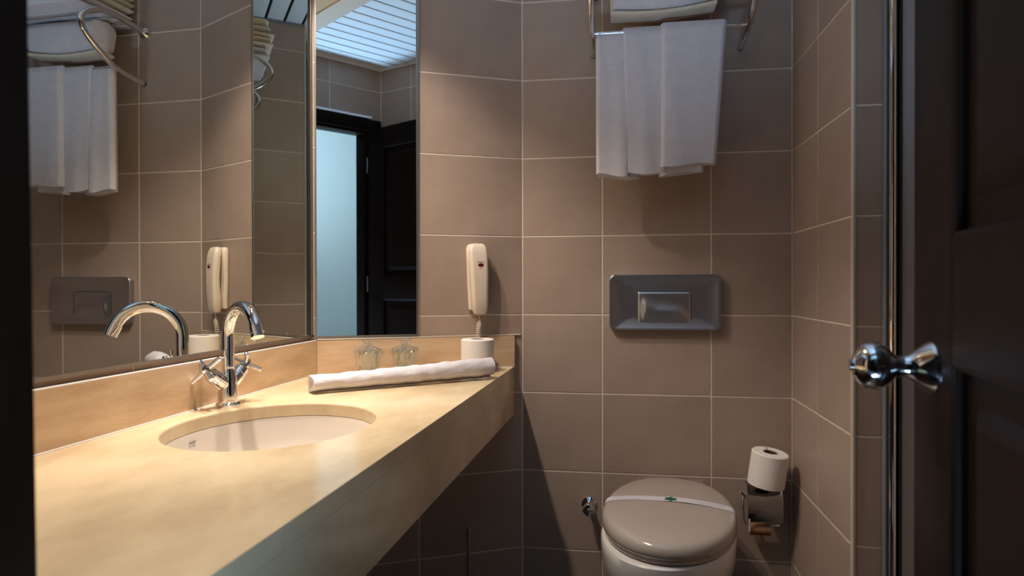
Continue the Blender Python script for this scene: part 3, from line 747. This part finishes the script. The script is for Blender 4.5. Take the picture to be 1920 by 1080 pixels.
# towel over the hanging bar: three overlapping folds
ht = thing('hanging_towel', 'white towel folded in three and draped over the rack bar above the flush plate', 'towel', (0, 1.968, H+0.742))
def fold(name, xl, xr, xlb, xrb, yf, ztop, zbl, zbr, yb, mt='terry', curl=0.004, ph_=0.0):
    """a fold with rounded sides draped over the bar, front sheet lower than the back"""
    NXs = 22; prof = []
    # path over the bar in (y,z), front bottom -> over the top -> back bottom
    rings = []
    nz = 26
    def cross(f, side):  # f 0 bottom .. 1 top
        pts = []
        return pts
    vs = []; fs = []; th = 0.0075
    ring_n = None
    for k in range(nz+1):
        f = k/nz
        L_, R_ = xlb+(xl-xlb)*f, xrb+(xr-xrb)*f
        ring = []
        wd = R_-L_
        # front face points left->right, back face right->left; front face wavy towards the bottom
        for i in range(NXs+1):
            u = i/NXs; x = L_+wd*u; edge = min(u, 1-u)*wd; rnd_ = min(1, edge/0.010); rnd_ = math.sqrt(max(0, 1-(1-rnd_)**2))
            wav = (1-f)*0.0040*math.sin(u*5.2+ph_)+0.0006*math.sin(u*13+ph_*2+f*3)
            bot = zbl+(zbr-zbl)*u+0.004*math.sin(u*6+ph_)
            topz = ztop-0.0015*(1-rnd_)*4
            z = bot+(topz-bot)*f
            y = yf+wav+ (yb-yf)*0.5*(1-rnd_)
            # round over the bar near the top
            tt = max(0, (f-0.955)/0.045); y = y+((yb+yf)/2-y)*(1-math.cos(tt*PI/2)); 
            ring.append((x, y, z))
        for i in range(NXs, -1, -1):
            u = i/NXs; x = L_+wd*u; edge = min(u, 1-u)*wd; rnd_ = min(1, edge/0.010); rnd_ = math.sqrt(max(0, 1-(1-rnd_)**2))
            bot = zbl+(zbr-zbl)*u+0.004*math.sin(u*6+ph_); z = bot+(ztop-0.006*(1-rnd_)-bot)*f
            wav = (1-f)*0.0035*math.sin(u*5.2+ph_)
            y = yb+wav+(yf-yb)*0.5*(1-rnd_); tt = max(0, (f-0.955)/0.045); y = y+((yb+yf)/2-y)*(1-math.cos(tt*PI/2))
            ring.append((x, y, z))
        rings.append(ring)
    return MB().loft(rings).build(name, M[mt], ht, auto=70)
Z0 = -0.742
fold('fold', -0.0475, 0.060, -0.0465, 0.052, -0.010, 0.0085, 0.326+Z0, 0.318+Z0, 0.022, ph_=0.4)
fold('fold', 0.029, 0.170, 0.036, 0.160, -0.014, 0.0140, 0.326+Z0, 0.322+Z0, 0.016, ph_=2.0)
fold('fold', 0.140, 0.326, 0.138, 0.296, -0.026, 0.0185, 0.342+Z0, 0.345+Z0, 0.008, ph_=3.6)
fold('under_layer', -0.040, 0.100, -0.040, 0.082, 0.008, -0.05, 0.318+Z0, 0.312+Z0, 0.030, ph_=1.0)
fold('under_layer', 0.125, 0.29, 0.136, 0.262, -0.008, -0.05, 0.317+Z0, 0.330+Z0, 0.020, ph_=5.0)

# folded towels on the shelf and one that sags under it
def folded(label, x0, x1, y0, y1, z0, hh, layers, mt, group=None, skew=0.0):
    t = thing('folded_towel', label, 'towel', ((x0+x1)/2, (y0+y1)/2, H+z0), rotz=skew, group=group)
    w_, d_ = x1-x0, y1-y0; lh = hh/layers
    for li in range(layers):
        m_ = MB(); rings = []
        zc = lh*(li+0.5)
        for k in range(19):
            f = k/18; x = -w_/2+w_*f; en = min(1, min(f, 1-f)*w_/0.008); en = math.sqrt(max(0.05, 1-(1-en)**2))
            sag = 0.002*math.sin(f*9+li*2)
            yo = 0.004*math.sin(li*2.4)
            rings.append([(x, a+yo+0.0015*math.sin(f*14+li), zc+b*en+sag*0.5) for a, b in rrect(d_-0.004*(li % 2), lh*0.985, lh*0.46, 5)])
        m_.loft(rings).build('layer', M[mt], t, auto=60)
    return t
gz = 0.9145
folded('white folded towel at the bottom of the stack on the rack shelf', -0.020, 0.320, 1.825, 2.085, gz, 0.050, 2, 'terry')
folded('cream folded towel in the middle of the stack on the rack shelf', -0.028, 0.315, 1.815, 2.085, gz+0.0515, 0.060, 3, 'terry_cream', skew=0.02)
folded('cream folded towel on top of the stack on the rack shelf', -0.015, 0.305, 1.820, 2.080, gz+0.113, 0.055, 2, 'terry_cream', skew=-0.02)
# sagging towel
sg = thing('folded_towel', 'white folded towel hanging down between the shelf rails over the hanging towel', 'towel', (0.147, 1.985, H+0.80))
rings = []
for k in range(25):
    f = k/24; x = -0.155+0.31*f; en = min(1, min(f, 1-f)*0.31/0.010); en = math.sqrt(max(0.04, 1-(1-en)**2))
    bot = 0.004-0.014*math.sin(PI*f)-0.0 + (0.012*f)
    sec_ = []
    for a_, b_ in rrect(0.115, 0.104, 0.030, 5):
        zz = 0.052+b_
        zz = bot+(zz)*(0.104-bot)/0.104
        sec_.append(((x*(1.0-0.03*(0.104-zz)/0.104)), a_*en*(0.72+0.28*zz/0.104)+0.004*math.sin(f*8), zz))
    rings.append(sec_)
MB().loft(rings).build('hanging_loop', M['terry'], sg, auto=60)
rings = []
for k in range(15):
    f = k/14; x = -0.150+0.30*f
    rings.append([(x, a_-0.002, 0.0+b_-0.012*math.sin(PI*f)+0.012*f) for a_, b_ in rrect(0.075, 0.010, 0.0045, 4, 0, -0.004)])
MB().loft(rings).build('lower_fold', M['terry_cream'], sg, auto=60)
bb = thing('folded_bag', 'small pale blue folded bag at the right end of the rack shelf', 'bag', (0.353, 1.98, H+0.9145))
MB().box((-0.020, -0.055, 0.014), (0.020, 0.055, 0.105), 0.009).build('bag', M['bluecloth'], bb)
MB().box((-0.021, -0.056, 0.0), (0.021, 0.056, 0.013), 0.004).build('orange_base', M['orange'], bb)

# ------------------------------------------------------------------ shower screen beside the pier
sc_ = thing('shower_screen', 'grey framed shower screen with a chrome upright between pier and open door', 'shower screen', (0.0, YE-0.0006, 0))
MB().box((0.602, -0.016, 0.02), (0.6205, -0.0, 2.20), 0.001).build('wall_profile', M['alu'], sc_)
MB().tube([(0.6125, -0.032, 0.02), (0.6125, -0.032, 2.20)], 0.0085, 20).build('chrome_upright', M['chrome'], sc_)
MB().box((0.606, -0.024, 0.02), (0.619, -0.0162, 2.20)).build('seal', M['blackplastic'], sc_)
MB().box((0.622, -0.044, 0.02), (0.6265, -0.020, 2.20)).build('seal', M['blackplastic'], sc_)
MB().box((0.6268, -0.036, 0.02), (0.655, -0.026, 2.20)).build('grey_panel', M['greypanel'], sc_)
MB().lathe([(0.0, 0.0), (0.0036, 0.0), (0.0030, 0.0018), (0.0, 0.0022)], 14, Matrix.Translation((0.609, -0.016, H+0.362)) @ RX, cap=False).build('screw', M['blackplastic'], sc_)

# ------------------------------------------------------------------ bin and brush
bn = thing('waste_bin', 'black waste bin on the floor between toilet and niche wall', 'bin', (0.405, 1.86, 0.0045))
MB().lathe([(0.0, 0.0), (0.055, 0.0), (0.058, 0.01), (0.064, 0.215), (0.065, 0.22), (0.061, 0.22), (0.055, 0.012), (0.0, 0.010)], 36, cap=False).build('bucket', M['blackplastic'], bn)
MB().lathe([(0.066, 0.2205), (0.067, 0.228), (0.060, 0.238), (0.035, 0.246), (0.0, 0.248)], 36, cap=False).build('lid', M['blackplastic'], bn)
tb = thing('toilet_brush', 'slim grey brush handle rising under the worktop end', 'brush', (-0.425, 1.925, 0.0045))
MB().lathe([(0.0, 0.0), (0.042, 0.0), (0.045, 0.006), (0.040, 0.11), (0.036, 0.115), (0.034, 0.115), (0.034, 0.008), (0.0, 0.006)], 28, cap=False).build('holder', M['steel'], tb)
MB().tube([(0, 0, 0.02), (0, 0, 0.326), (0, 0, 0.3285)], [0.0052, 0.0052, 0.003], 12).build('handle', M['steel'], tb)

# ------------------------------------------------------------------ downlights
for i, (x, y) in enumerate(LAMPS):
    t = thing('downlight', ('round recessed downlight in the soffit nearer the doorway' if i == 0 else 'round recessed downlight in the soffit nearer the slanted wall'), 'lamp', (x, y, SZ+0.0078))
    MB().lathe([(0.026, -0.0002), (0.040, -0.0002), (0.040, -0.003), (0.030, -0.005), (0.026, -0.003), (0.026, -0.0002)], 28, cap=False).build('ring', M['chrome'], t)
    MB().lathe([(0.0, -0.0008), (0.0255, -0.0008), (0.0255, -0.0002), (0.0, -0.0002)], 24, cap=False).build('lamp_glass', M['lamp'], t)
bpy.context.view_layer.update()
